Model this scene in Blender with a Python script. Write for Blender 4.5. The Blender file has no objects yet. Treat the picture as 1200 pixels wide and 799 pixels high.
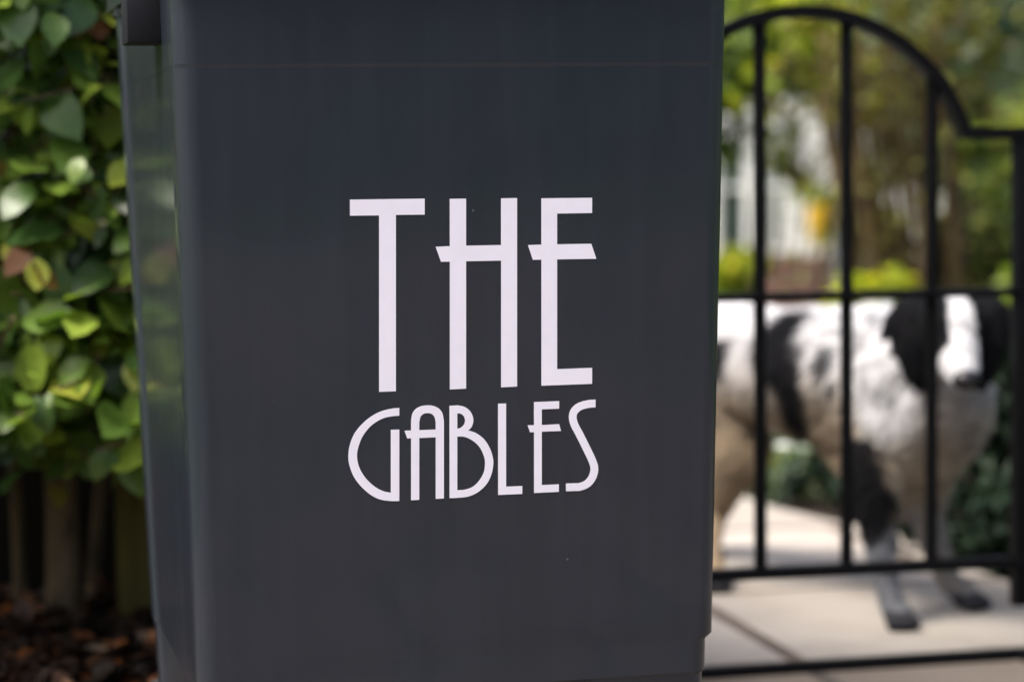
import bpy, bmesh, math, random
import numpy as np
from mathutils import Vector, Matrix, noise
random.seed(7)
R_ = math.radians
SC = bpy.context.scene
COL = SC.collection

# ------------------------------------------------------------------ camera
FPX = 1200 * 85 / 36
PITCH, ROLL, H = math.atan(199.5 / FPX), .015, .81
cF = Vector((0, math.cos(PITCH), -math.sin(PITCH)))
R0 = Vector((1, 0, 0)); U0 = Vector((0, math.sin(PITCH), math.cos(PITCH)))
cR = (math.cos(ROLL) * R0 - math.sin(ROLL) * U0).normalized()
cU = (math.cos(ROLL) * U0 + math.sin(ROLL) * R0).normalized()
CAM = Vector((0, 0, H))
cam = bpy.data.cameras.new('camera'); co = bpy.data.objects.new('camera', cam); COL.objects.link(co)
m = Matrix((cR, cU, -cF)).transposed().to_4x4(); m.translation = CAM
co.matrix_world = m
cam.sensor_width = 36; cam.lens = 85; cam.clip_start = .05; cam.clip_end = 400
cam.dof.use_dof = True; cam.dof.focus_distance = 2.43; cam.dof.aperture_fstop = 3.0
SC.camera = co

# ------------------------------------------------------------------ sky, sun, exposure
SUN_EL, SUN_AZ = 61, 240      # azimuth the sun stands at, clockwise from +Y
w = bpy.data.worlds.new('World'); SC.world = w; w.use_nodes = True
wn = w.node_tree.nodes; wl = w.node_tree.links
sky = wn.new('ShaderNodeTexSky'); sky.sky_type = 'NISHITA'; sky.sun_disc = False
sky.sun_elevation = R_(SUN_EL); sky.sun_rotation = R_(SUN_AZ)
sky.air_density = .8; sky.dust_density = 6; sky.ozone_density = 1.0
wn['Background'].inputs['Strength'].default_value = .15
wl.new(sky.outputs[0], wn['Background'].inputs['Color'])
sl = bpy.data.lights.new('sun', 'SUN'); sl.energy = 2.4; sl.angle = R_(20); sl.color = (1, .95, .88)
so = bpy.data.objects.new('sun', sl); COL.objects.link(so)
sd = Vector((math.sin(R_(SUN_AZ)) * math.cos(R_(SUN_EL)), math.cos(R_(SUN_AZ)) * math.cos(R_(SUN_EL)), math.sin(R_(SUN_EL))))
so.rotation_euler = sd.to_track_quat('Z', 'Y').to_euler()
SC.view_settings.view_transform = 'Standard'; SC.view_settings.look = 'None'
SC.view_settings.gamma = 1; SC.view_settings.exposure = 1.16
SC.render.engine = 'CYCLES'

# ------------------------------------------------------------------ helpers
def ray(x, y): return cF * FPX + cR * (x - 600) + cU * (399.5 - y)
def on_plane(x, y, P, n):
    d = ray(x, y); return CAM + d * ((P - CAM).dot(n) / d.dot(n))
def at(x, y, Y):
    d = ray(x, y); return CAM + d * (Y / d.y)
def on_ground(x, y): return on_plane(x, y, Vector((0, 0, 0)), Vector((0, 0, 1)))

def tag(o, label=None, cat=None, group=None, kind=None):
    if label: o['label'] = label
    if cat: o['category'] = cat
    if group: o['group'] = group
    if kind: o['kind'] = kind
    return o
def empty(name, loc=(0, 0, 0), rot=(0, 0, 0)):
    o = bpy.data.objects.new(name, None); COL.objects.link(o)
    o.location = loc; o.rotation_euler = rot; o.empty_display_size = .1
    return o
def link_mesh(name, me, mat, parent=None, smooth=None):
    o = bpy.data.objects.new(name, me); COL.objects.link(o)
    if mat: me.materials.append(mat)
    if parent: o.parent = parent
    if smooth is not None:
        for p in me.polygons: p.use_smooth = True
        if smooth < 180: me.set_sharp_from_angle(angle=R_(smooth))
    return o
def from_bm(name, bm, mat, parent=None, smooth=None):
    me = bpy.data.meshes.new(name); bmesh.ops.recalc_face_normals(bm, faces=bm.faces); bm.to_mesh(me); bm.free()
    return link_mesh(name, me, mat, parent, smooth)
def from_py(name, vs, fs, mat, parent=None, smooth=None, attr=None):
    me = bpy.data.meshes.new(name); me.from_pydata(vs, [], fs); me.update()
    if attr is not None:
        a = me.attributes.new('rnd', 'FLOAT', 'FACE'); a.data.foreach_set('value', attr)
    return link_mesh(name, me, mat, parent, smooth)
def bm_box(bm, c, s, rot=None, bev=0):
    r = bmesh.ops.create_cube(bm, size=1)
    M = Matrix.Translation(c) @ (rot.to_4x4() if rot else Matrix()) @ Matrix.Diagonal((*s, 1))
    bmesh.ops.transform(bm, matrix=M, verts=r['verts'])
    if bev:
        es = list({e for v in r['verts'] for e in v.link_edges})
        bmesh.ops.bevel(bm, geom=es, offset=bev, segments=2, affect='EDGES', profile=.6)
def tube(bm, pts, rad, seg=10, flat=None, cap=True):
    """round or flat section swept along pts; rad float or list; flat=(half_w, half_t, wdir)"""
    rings = []; n = len(pts)
    for i, p in enumerate(pts):
        p = Vector(p)
        t = (Vector(pts[min(i + 1, n - 1)]) - Vector(pts[max(i - 1, 0)])).normalized()
        if flat:
            wd = Vector(flat[2]); wd = (wd - t * wd.dot(t)).normalized(); nd = t.cross(wd)
            c = [(-1, -1), (1, -1), (1, 1), (-1, 1)]
            ring = [bm.verts.new(p + wd * flat[0] * a + nd * flat[1] * b) for a, b in c]
        else:
            ref = Vector((0, 0, 1)) if abs(t.z) < .9 else Vector((1, 0, 0))
            a = t.cross(ref).normalized(); b = t.cross(a)
            rr = rad[i] if isinstance(rad, (list, tuple)) else rad
            ring = [bm.verts.new(p + (a * math.cos(k * math.tau / seg) + b * math.sin(k * math.tau / seg)) * rr) for k in range(seg)]
        rings.append(ring)
    k = len(rings[0])
    for i in range(n - 1):
        for j in range(k):
            bm.faces.new((rings[i][j], rings[i][(j + 1) % k], rings[i + 1][(j + 1) % k], rings[i + 1][j]))
    if cap: bm.faces.new(rings[0][::-1]); bm.faces.new(rings[-1])
def catmull(P, n=6):
    out = []
    for i in range(len(P) - 1):
        p0 = P[max(i - 1, 0)]; p1 = P[i]; p2 = P[i + 1]; p3 = P[min(i + 2, len(P) - 1)]
        for k in range(n):
            t = k / n
            out.append(tuple(.5 * (2 * b + (c - a) * t + (2 * a - 5 * b + 4 * c - d) * t * t + (3 * b - a - 3 * c + d) * t ** 3)
                             for a, b, c, d in zip(p0, p1, p2, p3)))
    out.append(tuple(P[-1])); return out

class N:      # tiny node helper
    def __init__(s, name):
        s.m = bpy.data.materials.new(name); s.m.use_nodes = True
        s.n = s.m.node_tree.nodes; s.l = s.m.node_tree.links; s.b = s.n['Principled BSDF']; s.out = s.n['Material Output']
    def new(s, t, **k):
        o = s.n.new(t)
        for a, b in k.items():
            if a.startswith('i_'): o.inputs[a[2:].replace('_', ' ')].default_value = b
            else: setattr(o, a, b)
        return o
    def ramp(s, src, stops):
        r = s.n.new('ShaderNodeValToRGB'); e = r.color_ramp.elements
        while len(e) < len(stops): e.new(.5)
        for q, (p, c) in zip(e, stops): q.position = p; q.color = (*c, 1)
        s.l.new(src, r.inputs[0]); return r.outputs[0]
    def noise(s, scale, detail=4, coord='Object', rough=.6, stretch=None):
        t = s.new('ShaderNodeTexCoord'); x = s.new('ShaderNodeTexNoise'); x.inputs['Scale'].default_value = scale
        x.inputs['Detail'].default_value = detail; x.inputs['Roughness'].default_value = rough
        if stretch:
            mp = s.new('ShaderNodeMapping'); mp.inputs['Scale'].default_value = stretch
            s.l.new(t.outputs[coord], mp.inputs[0]); s.l.new(mp.outputs[0], x.inputs['Vector'])
        else: s.l.new(t.outputs[coord], x.inputs['Vector'])
        return x.outputs[0]
    def set(s, **k):
        for a, b in k.items(): s.b.inputs[a.replace('_', ' ')].default_value = b
        return s
    def col(s, sock): s.l.new(sock, s.b.inputs['Base Color']); return s
    def bump(s, sock, strength=.3, dist=.002, prev=None):
        b = s.new('ShaderNodeBump'); b.inputs['Strength'].default_value = strength; b.inputs['Distance'].default_value = dist
        s.l.new(sock, b.inputs['Height'])
        if prev: s.l.new(prev, b.inputs['Normal'])
        s.l.new(b.outputs[0], s.b.inputs['Normal']); return b.outputs[0]
    def mix(s, fac, a, b, mode='MIX'):
        x = s.new('ShaderNodeMix', data_type='RGBA', blend_type=mode)
        for k, v in ((0, fac), (6, a), (7, b)):
            if isinstance(v, (int, float)): x.inputs[k].default_value = v
            elif isinstance(v, tuple): x.inputs[k].default_value = (*v, 1)
            else: s.l.new(v, x.inputs[k])
        return x.outputs[2]

def mat_simple(name, c0, c1, scale=20, rough=.6, bump=.2, bd=.002, spec=.5, metal=0, stretch=None):
    a = N(name); nz = a.noise(scale, stretch=stretch)
    a.col(a.ramp(nz, [(.3, c0), (.7, c1)])); a.set(Roughness=rough, Metallic=metal); a.b.inputs['Specular IOR Level'].default_value = spec
    if bump: a.bump(nz, bump, bd)
    return a.m

def mat_leaf(name, stops, trans=.35, rough=.38, spec=.5, tmul=(1.6, 1.5, .7)):
    """leaf colour picked per leaf; a diffuse and gloss face that lets some light through"""
    a = N(name); at_ = a.new('ShaderNodeAttribute', attribute_name='rnd')
    c = a.ramp(at_.outputs['Fac'], stops)
    nz = a.noise(90, 3)
    c2 = a.mix(.35, c, a.ramp(nz, [(.3, (.35, .35, .35)), (.7, (1.0, 1.0, 1.0))]), 'MULTIPLY')
    a.col(c2); a.set(Roughness=rough); a.b.inputs['Specular IOR Level'].default_value = spec
    tr = a.new('ShaderNodeBsdfTranslucent'); a.l.new(a.mix(1.0, c2, tmul, 'MULTIPLY'), tr.inputs['Color'])
    mx = a.new('ShaderNodeMixShader'); mx.inputs[0].default_value = trans
    a.l.new(a.b.outputs[0], mx.inputs[1]); a.l.new(tr.outputs[0], mx.inputs[2]); a.l.new(mx.outputs[0], a.out.inputs[0])
    a.bump(nz, .15, .002)
    return a.m

# ------------------------------------------------------------------ materials
def mat_bin():
    a = N('grey_plastic')
    big = a.noise(5, 3)
    fine = a.noise(900, 2)
    base = a.ramp(big, [(.35, (.0125, .018, .0265)), (.65, (.0175, .0195, .0285))])
    # sparse dust specks stuck on the plastic
    tc = a.new('ShaderNodeTexCoord'); vo = a.new('ShaderNodeTexVoronoi'); vo.inputs['Scale'].default_value = 16
    a.l.new(tc.outputs['Object'], vo.inputs['Vector'])
    sp = a.ramp(vo.outputs['Distance'], [(.0, (1, 1, 1)), (.022, (0, 0, 0))])
    sn = a.ramp(a.noise(14, 1), [(.47, (0, 0, 0)), (.58, (.55, .55, .55))])
    fac = a.mix(1.0, sp, sn, 'MULTIPLY')
    vert = a.noise(60, 4, stretch=(1, 1, .03))
    base = a.mix(.12, base, a.ramp(vert, [(.4, (.012, .015, .021)), (.7, (.035, .042, .056))]))
    a.col(a.mix(fac, base, (.35, .35, .34)))
    rr = a.ramp(a.noise(9, 5), [(.3, (.33, .33, .33)), (.7, (.42, .42, .42))])
    a.l.new(rr, a.b.inputs['Roughness'])
    a.b.inputs['Specular IOR Level'].default_value = .3; a.b.inputs['Coat Weight'].default_value = .5; a.b.inputs['Coat Roughness'].default_value = .08
    b1 = a.bump(fine, .10, .0004)
    b2 = a.bump(a.noise(5, 2, stretch=(1, 1, .22)), .35, .008, b1); a.bump(a.noise(30, 5, stretch=(1, 1, .3)), .05, .002, b2)
    return a.m
M_BIN = mat_bin()
M_BINDARK = mat_simple('dark_grey_plastic', (.005, .005, .008), (.008, .008, .011), 300, .6, .1, .0005, .2)
M_RUBBER = mat_simple('black_rubber', (.01, .01, .01), (.02, .02, .02), 60, .75, .2, .001)
def mat_vinyl():
    a = N('white_vinyl'); a.col(a.ramp(a.noise(30, 4), [(.3, (.80, .765, .83)), (.7, (.84, .80, .87))])).set(Roughness=.5)
    a.b.inputs['Specular IOR Level'].default_value = .35
    a.bump(a.noise(500, 2), .05, .0003); return a.m
M_VINYL = mat_vinyl()
def mat_iron():
    a = N('black_painted_iron'); nz = a.noise(70, 5)
    a.col(a.ramp(nz, [(.3, (.0018, .0018, .0022)), (.8, (.004, .004, .0045))])).set(Roughness=.55)
    a.b.inputs['Specular IOR Level'].default_value = .09
    a.bump(nz, .35, .0015); return a.m
M_IRON = mat_iron()
BEECH = [(0, (.025, .06, .018)), (.30, (.07, .145, .03)), (.55, (.17, .27, .04)), (.82, (.33, .43, .06)), (.92, (.34, .36, .05)), (.95, (.16, .06, .03)), (1, (.20, .10, .07))]
M_BEECH = mat_leaf('hedge_leaf', BEECH, .38, .33, .5)
M_DARKLEAF = mat_leaf('evergreen_leaf', [(0, (.006, .014, .008)), (1, (.014, .03, .014))], .1, .6, .15)
M_TREE = mat_leaf('tree_leaf', [(0, (.025, .05, .014)), (.4, (.08, .14, .045)), (.75, (.22, .31, .10)), (1, (.50, .56, .14))], .45, .5, .3)
M_TREEDK = mat_leaf('dark_tree_leaf', [(0, (.020, .032, .014)), (.6, (.065, .085, .035)), (1, (.17, .19, .06))], .3, .5, .3)
M_LIME = mat_leaf('lime_leaf', [(0, (.09, .15, .02)), (.6, (.27, .36, .035)), (1, (.55, .55, .05))], .5, .5, .3)
M_PALE = mat_leaf('grey_green_leaf', [(0, (.05, .10, .05)), (.6, (.16, .23, .14)), (1, (.42, .50, .36))], .35, .5, .3)
M_DRY = mat_leaf('dry_leaf', [(0, (.012, .008, .006)), (.55, (.032, .019, .012)), (.8, (.09, .042, .022)), (.92, (.36, .12, .03)), (1, (.42, .32, .22))], .1, .6, .3, (1.2, 1, .8))
M_DRYOLIVE = mat_leaf('olive_leaf', [(0, (.04, .035, .012)), (.6, (.11, .10, .03)), (1, (.24, .26, .05))], .35, .5, .3)
M_BARK = mat_simple('bark', (.035, .024, .014), (.10, .075, .045), 30, .9, .8, .01, .2, stretch=(1, 1, .25))
M_OLDBARK = mat_simple('old_bark', (.05, .034, .017), (.16, .11, .055), 30, .9, .8, .01, .2, stretch=(1, 1, .25))
M_HSTEM = mat_simple('hedge_bark', (.05, .036, .02), (.17, .125, .07), 45, .9, .7, .005, .2, stretch=(1, 1, .3))
M_SOIL = mat_simple('soil', (.006, .004, .003), (.028, .018, .012), 35, .95, .8, .02, .2)
M_GRASS = mat_simple('lawn', (.02, .045, .010), (.05, .09, .02), 14, .9, .6, .02, .2)
M_RENDER = mat_simple('white_render', (.72, .72, .70), (.82, .82, .80), 12, .85, .2, .003)
M_FRAME = mat_simple('white_frame', (.78, .79, .8), (.84, .84, .84), 10, .4, .05)
M_BRICK = None
def mat_brick(name, sc, c1, c2, mortar, bw=.22, bh=.07, ms=.008, coord='Object', rough=.85, bump=.5, off=.5, rot=(0, 0, 0), loc=(0, 0, 0), dirt=None, dist=.004):
    a = N(name); t = a.new('ShaderNodeTexCoord'); mp = a.new('ShaderNodeMapping')
    mp.inputs['Rotation'].default_value = rot; mp.inputs['Location'].default_value = loc
    a.l.new(t.outputs[coord], mp.inputs[0])
    b = a.new('ShaderNodeTexBrick', offset=off)
    b.inputs['Scale'].default_value = sc; b.inputs['Color1'].default_value = (*c1, 1); b.inputs['Color2'].default_value = (*c2, 1)
    b.inputs['Mortar'].default_value = (*mortar, 1); b.inputs['Mortar Size'].default_value = ms
    b.inputs['Brick Width'].default_value = bw; b.inputs['Row Height'].default_value = bh; b.inputs['Mortar Smooth'].default_value = .2
    a.l.new(mp.outputs[0], b.inputs['Vector'])
    c = b.outputs['Color']
    nz = a.noise(7, 6); n2 = a.noise(120, 3)
    c = a.mix(.5, c, a.ramp(nz, [(.3, (.60, .57, .52)), (.65, (1, 1, 1))]), 'MULTIPLY')
    if dirt: c = a.mix(a.ramp(a.noise(2.2, 6), [(.5, (0, 0, 0)), (.75, (dirt[3],) * 3)]), c, dirt[:3])
    a.col(c).set(Roughness=rough)
    inv = a.new('ShaderNodeMath', operation='SUBTRACT'); inv.inputs[0].default_value = 1; a.l.new(b.outputs['Fac'], inv.inputs[1])
    b1 = a.bump(inv.outputs[0], bump, dist); a.bump(n2, .3, .002, b1)
    return a.m
M_BRICK = mat_brick('red_brick', 1, (.17, .075, .06), (.22, .10, .08), (.22, .19, .17), rot=(R_(90), 0, 0))

# ------------------------------------------------------------------ frames of the bin and the gate
TH = R_(14.4); bu = Vector((math.cos(TH), math.sin(TH), 0)); bv = Vector((-math.sin(TH), math.cos(TH), 0))
TILT = math.tan(R_(2.2)); ZC = .92
B0 = at(205, 72, 2.35)
bn = (-bv - Vector((0, 0, 1)) * TILT).normalized()
BC = B0 + bu * .279; BC.z = 0                       # bin's footprint centre of the front, at the ground
TG = R_(12.4); gu = Vector((math.cos(TG), math.sin(TG), 0)); gv = Vector((-math.sin(TG), math.cos(TG), 0))
G0 = on_ground(1000, 783)
GC = G0 - gu * .084                                  # centre of the gate on the ground

# ------------------------------------------------------------------ ground
def sheet(name, pts, z, mat, parent=None, kind='structure'):
    o = from_py(name, [(x, y, z) for x, y in pts], [list(range(len(pts)))], mat); o['kind'] = kind; return o
# terrain, lawn-like far out
sheet('ground', [(-120, -120), (120, -120), (120, 120), (-120, 120)], -.03, M_GRASS)
# pavement in front of the gate, under bin and camera: worn brown-grey flags
M_PAVE = mat_brick('worn_paving', 1, (.10, .083, .068), (.15, .125, .10), (.03, .025, .02), bw=.6, bh=.6, ms=.016, off=.5, dirt=(.07, .055, .045, .6))
def slab(name, pts, z0, z1, mat, origin=None, rz=0):
    """paving slab with real thickness, local axes turned to the gate so that the joints run with it"""
    origin = Vector(origin or (0, 0, 0)); Rm = Matrix.Rotation(-rz, 3, 'Z')
    bm = bmesh.new(); P = [Rm @ (Vector((x, y, 0)) - origin) for x, y in pts]
    lo = [bm.verts.new((p.x, p.y, z0)) for p in P]; hi = [bm.verts.new((p.x, p.y, z1)) for p in P]
    bm.faces.new(hi); bm.faces.new(lo[::-1])
    for i in range(len(P)): bm.faces.new((lo[i], lo[(i + 1) % len(P)], hi[(i + 1) % len(P)], hi[i]))
    o = from_bm(name, bm, mat); o.location = (origin.x, origin.y, 0); o.rotation_euler.z = rz; o['kind'] = 'structure'; return o
def g(a, b): p = GC + gu * a + gv * b; return (p.x, p.y)
jo = on_ground(925, 770)
slab('pavement', [g(-3.2, -8), g(3.2, -8), g(3.2, .03), g(-.62, .03), g(-.9, -.3), g(-3.2, -.35)], -.12, 0, M_PAVE, (jo.x, jo.y, 0), TG)
M_PATH = mat_brick('pale_sandstone_paving', 1, (.32, .29, .255), (.43, .39, .345), (.09, .065, .05), bw=.9, bh=.75, ms=.018, off=.38, loc=(0, .90, 0), dirt=(.22, .18, .14, .6))
slab('garden_path', [g(-.62, .035), g(1.0, .035), on_ground(1330, 737)[:2], on_ground(1200, 690)[:2], on_ground(1128, 664)[:2], on_ground(1050, 626)[:2],
                     on_ground(985, 614)[:2], on_ground(915, 598)[:2], on_ground(850, 577)[:2], (.2, 7.2), (-.8, 7.5), (-1.0, 6.8), g(-.62, 1.6)], -.1, .004, M_PATH, (jo.x, jo.y, 0), TG)

# soil bed, raised, under the hedge at left
def grid_mesh(name, x0, x1, y0, y1, nx, ny, fz, mat):
    vs = []; fs = []
    for j in range(ny + 1):
        for i in range(nx + 1):
            x = x0 + (x1 - x0) * i / nx; y = y0 + (y1 - y0) * j / ny; vs.append((x, y, fz(x, y)))
    for j in range(ny):
        for i in range(nx):
            a = j * (nx + 1) + i; fs.append((a, a + 1, a + nx + 2, a + nx + 1))
    return from_py(name, vs, fs, mat, smooth=180)
def bed_z(x, y):
    e = min(1, max(0, (y - 3.3) / .35)) * min(1, max(0, (.16 + (y - 3.4) * -.1 - x) / .2))
    return -.05 + .13 * e + .02 * noise.noise(Vector((x * 6, y * 6, 0)))
tag(grid_mesh('soil_bed', -3.2, .25, 3.3, 5.6, 110, 70, bed_z, M_SOIL), kind='structure')
def bedr_z(x, y): return .02 + .03 * noise.noise(Vector((x * 5, y * 5, 3)))
bed2 = sheet('planting_bed', [(.30, 6.3), on_ground(850, 577)[:2], on_ground(915, 598)[:2], on_ground(985, 614)[:2], on_ground(1050, 626)[:2], on_ground(1128, 664)[:2], on_ground(1200, 690)[:2], on_ground(1330, 737)[:2], g(1.02, .05), g(4, .05), (5, 9), (.3, 9)], -.02, M_SOIL)

# ------------------------------------------------------------------ leaves
def leaf_shape(L, W, curl, fold, nseg=5):
    """outline rows of an oval pointed leaf: list of (left, mid, right)"""
    rows = []
    for i in range(nseg + 1):
        t = i / nseg; wd = W * (math.sin(math.pi * min(1, t * 1.0)) ** .75) * (1 - .25 * t) if 0 < t < 1 else 0
        y = L * t; z = -curl * L * t * t; wav = .035 * L * math.sin(i * 2.3 + curl * 9)
        rows.append(((-wd, y, z + fold * wd + wav), (0, y, z), (wd, y, z + fold * wd - wav)))
    return rows
LEAVES = [leaf_shape(1, .42, c, f) for c, f in ((.25, .12), (.1, .22), (.35, .05), (-.1, .15), (.2, .28), (.5, .1))]
SMALL = [leaf_shape(1, .34, .2, .3, 2)]
class Leaves:
    """collects leaves, then lays all of them out at once"""
    def __init__(s, shapes=LEAVES): s.q = []; s.sh = shapes
    def add(s, p, d, up, size, rnd): s.q.append((*p, *d, *up, size, rnd))
    def build(s, name, mat, parent=None):
        Q = np.array(s.q, dtype=float); which = np.random.RandomState(len(Q)).randint(0, len(s.sh), len(Q))
        VS, FS, AS, off = [], [], [], 0
        nrm = lambda a: a / np.maximum(1e-9, np.linalg.norm(a, axis=1, keepdims=True))
        for k, rows in enumerate(s.sh):
            q = Q[which == k]
            if not len(q): continue
            pts, ids, tf = [], [], []
            for l, m_, r in rows:
                if abs(l[0] - r[0]) < 1e-6: pts.append(m_); ids.append((len(pts) - 1,) * 3)
                else: pts += [l, m_, r]; ids.append((len(pts) - 3, len(pts) - 2, len(pts) - 1))
            for A, B in zip(ids, ids[1:]):
                for c in (0, 1):
                    f = list(dict.fromkeys([A[c], A[c + 1], B[c + 1], B[c]]))
                    if len(f) > 2: tf.append(f)
            T = np.array(pts); n = len(q); nv = len(pts)
            d = nrm(q[:, 3:6]); x = nrm(np.cross(d, q[:, 6:9]) + 1e-6); z = np.cross(x, d)
            V = q[:, None, 0:3] + (T[None, :, 0:1] * x[:, None] + T[None, :, 1:2] * d[:, None] + T[None, :, 2:3] * z[:, None]) * q[:, None, 9:10]
            VS.append(V.reshape(-1, 3))
            base = off + np.arange(n) * nv
            for f in tf: FS.append((base[:, None] + np.array(f)[None], q[:, 10]))
            off += n * nv
        V = np.concatenate(VS); loops = np.concatenate([f.ravel() for f, _ in FS]); sizes = np.concatenate([np.full(len(f), f.shape[1]) for f, _ in FS]); at_ = np.concatenate([a for _, a in FS])
        me = bpy.data.meshes.new(name); me.vertices.add(len(V)); me.vertices.foreach_set('co', V.ravel())
        me.loops.add(len(loops)); me.loops.foreach_set('vertex_index', loops.astype(np.int32))
        me.polygons.add(len(sizes)); me.polygons.foreach_set('loop_start', np.concatenate([[0], np.cumsum(sizes)[:-1]]).astype(np.int32)); me.polygons.foreach_set('loop_total', sizes.astype(np.int32))
        me.update(calc_edges=True); me.validate()
        a = me.attributes.new('rnd', 'FLOAT', 'FACE'); a.data.foreach_set('value', at_.astype(np.float32))
        me.shade_smooth()
        o = bpy.data.objects.new(name, me); COL.objects.link(o); me.materials.append(mat)
        if parent: o.parent = parent
        return o
def rv(): 
    return Vector((random.gauss(0, 1), random.gauss(0, 1), random.gauss(0, 1))).normalized()

# ------------------------------------------------------------------ hedge
def added_right_hedge():  # unseen hedge, added so the right corner of the bin turns dark
    b = GC + gu * 1.9 + gv * .2; root = empty('hedge', (b.x, b.y, 0), (0, 0, TG)); tag(root, 'green hedge added out of view right of the gate, darkening the bin edge', 'hedge')
    L = Leaves()
    for i in range(5200):
        x = random.uniform(-.80, 1.3); z = random.uniform(.12, 1.5); y = -.12 + abs(random.gauss(0, .2)); 
        if random.random() < .25: y = .5 - abs(random.gauss(0, .1))
        L.add((x, y, z), (random.gauss(0, .6), -.6 + (1.2 if y > .3 else 0), random.gauss(-.3, .4)), (random.gauss(0, .35), -.5, .8), random.uniform(.06, .10), min(.9, max(0, random.gauss(.45, .24))))
    L.build('foliage', M_BEECH, root)
    for x in np.arange(-.7, 1.3, .38):
        bm = bmesh.new(); tube(bm, [(x, .15, -.05), (x + .02, .17, .6), (x - .01, .16, 1.5)], [.024, .018, .008], 10); from_bm('stem', bm, M_HSTEM, root, 60)
def hedge():
    root = empty('hedge', (-1.2, 3.95, .07)); inv = -root.location
    tag(root, 'leafy green garden hedge with a few yellow and brown leaves, left of the bin', 'hedge')
    L = Leaves()
    x0, x1 = -3.0, -.12
    def front(x, z):     # y of the clipped face, lumpy
        return 3.42 + .10 * noise.noise(Vector((x * 3, z * 3, 1))) + .05 * noise.noise(Vector((x * 9, z * 9, 2)))
    def low(x):         # lower edge of foliage
        return .44 + .07 * noise.noise(Vector((x * 4, 5, 1))) - .05 * (x > -.9) * (x < -.55)
    twigs = bmesh.new()
    for i in range(2900):
        vis = random.random() < .6
        x = random.uniform(-1.3, -.1) if vis else random.uniform(x0, x1)
        z = random.uniform(low(x), 1.30)
        dep = abs(random.gauss(0, .15)) if random.random() < .75 else random.uniform(0, .62)
        y = front(x, z) + dep + max(0, .5 - z) * random.uniform(0, .6)
        # shoots: clumps of leaves on a twig pointing outward and down
        d = Vector((random.gauss(0, .6), -.75 + random.gauss(0, .3), random.gauss(-.25, .5))).normalized()
        n = random.choice((2, 3, 4))
        tip = Vector((x, y, z)); 
        if i % 3 == 0: tube(twigs, [tip - d * .22, tip - d * .1 + rv() * .01, tip + d * .02], .0022, 4)
        for k in range(n):
            p = tip - d * (k * .035) + rv() * .012
            side = rv(); side = (side - d * side.dot(d)).normalized()
            dd = (d * .6 + side + Vector((0, 0, -.45)) + Vector((0, -.2, 0)))
            up = Vector((random.gauss(0, .35), -.55, .8))
            r = min(.9, max(0, random.gauss(.45, .24)))
            if random.random() < .035: r = random.uniform(.9, 1)
            sz = random.choice((random.uniform(.028, .055), random.uniform(.05, .088)))
            L.add(p, dd, up, min(sz, .05) if r > .93 else sz, r)
    L.build('foliage', M_BEECH, root).location = inv
    o = from_bm('twigs', twigs, M_HSTEM, root, 180); o.location = inv
    # stems
    for (px, py, Y, r, top) in ((75, 690, 3.90, .029, (-.05, .02)), (14, 690, 4.02, .012, (.04, 0)), (112, 690, 4.06, .012, (.05, 0)), (-90, 690, 3.9, .02, (.03, 0)), (-220, 690, 4.0, .022, (-.04, 0)), (-420, 690, 3.9, .02, (.03, 0)), (240, 690, 4.1, .022, (.02, 0)), (330, 690, 4.0, .02, (.03, 0)), (-620, 690, 4.0, .02, (.03, 0))):
        b = at(px, py, Y); b.z = bed_z(b.x, b.y) - .03
        bm = bmesh.new(); P = [b + Vector((top[0] * t + .012 * math.sin(t * 7 + px), top[1] * t, 1.15 * t)) for t in [k / 12 for k in range(13)]]
        tube(bm, P, [r * (1.35 if k == 0 else 1.05 - .5 * k / 12) for k in range(13)], 12)
        for q in range(7):
            a = P[3 + q]; e = a + Vector((random.uniform(-.3, .3), random.uniform(-.55, .3), .28))
            tube(bm, [a, (a + e) / 2 + Vector((0, 0, -.03)), e], [r * .4, r * .3, r * .15], 6)
        o = from_bm('stem', bm, M_HSTEM, root, 60); o.location = inv
hedge()
added_right_hedge()

# close boards added behind the hedge, coloured near black as its shade; and the olive post in the gap
def added_dark_fence():
    root = empty('added_dark_fence', (-1.3, 4.17, 0)); tag(root, 'board fence added behind the hedge, coloured dark for the shade under it', 'fence')
    M = mat_simple('shade_dark_timber', (.006, .005, .004), (.016, .012, .009), 25, .9, .6, .003, .2, stretch=(1, 1, .1))
    bm = bmesh.new(); x = -1.9
    while x < 1.35:
        bm_box(bm, (x, random.uniform(-.004, .004), .58), (.1215, .018, 1.26 + random.uniform(-.01, .01)), bev=.002); x += .122
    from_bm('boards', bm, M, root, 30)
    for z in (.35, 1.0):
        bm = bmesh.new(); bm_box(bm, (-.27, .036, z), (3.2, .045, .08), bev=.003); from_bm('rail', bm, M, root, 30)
added_dark_fence()
def post():
    b = at(166, 735, 3.93)
    root = empty('fence_post', (b.x, b.y, .05), (0, 0, .2)); tag(root, 'short olive brown timber post under the hedge, close to the bin', 'post')
    M = mat_simple('mossy_timber', (.055, .045, .012), (.10, .085, .022), 30, .9, .6, .003, .2, stretch=(1, 1, .15))
    bm = bmesh.new(); bm_box(bm, (0, 0, .36), (.075, .075, .80), bev=.006)
    from_bm('shaft', bm, M, root, 30)
    bm = bmesh.new(); bm_box(bm, (0, 0, .775), (.095, .095, .03), bev=.006); from_bm('cap', bm, M, root, 30)
post()

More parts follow.
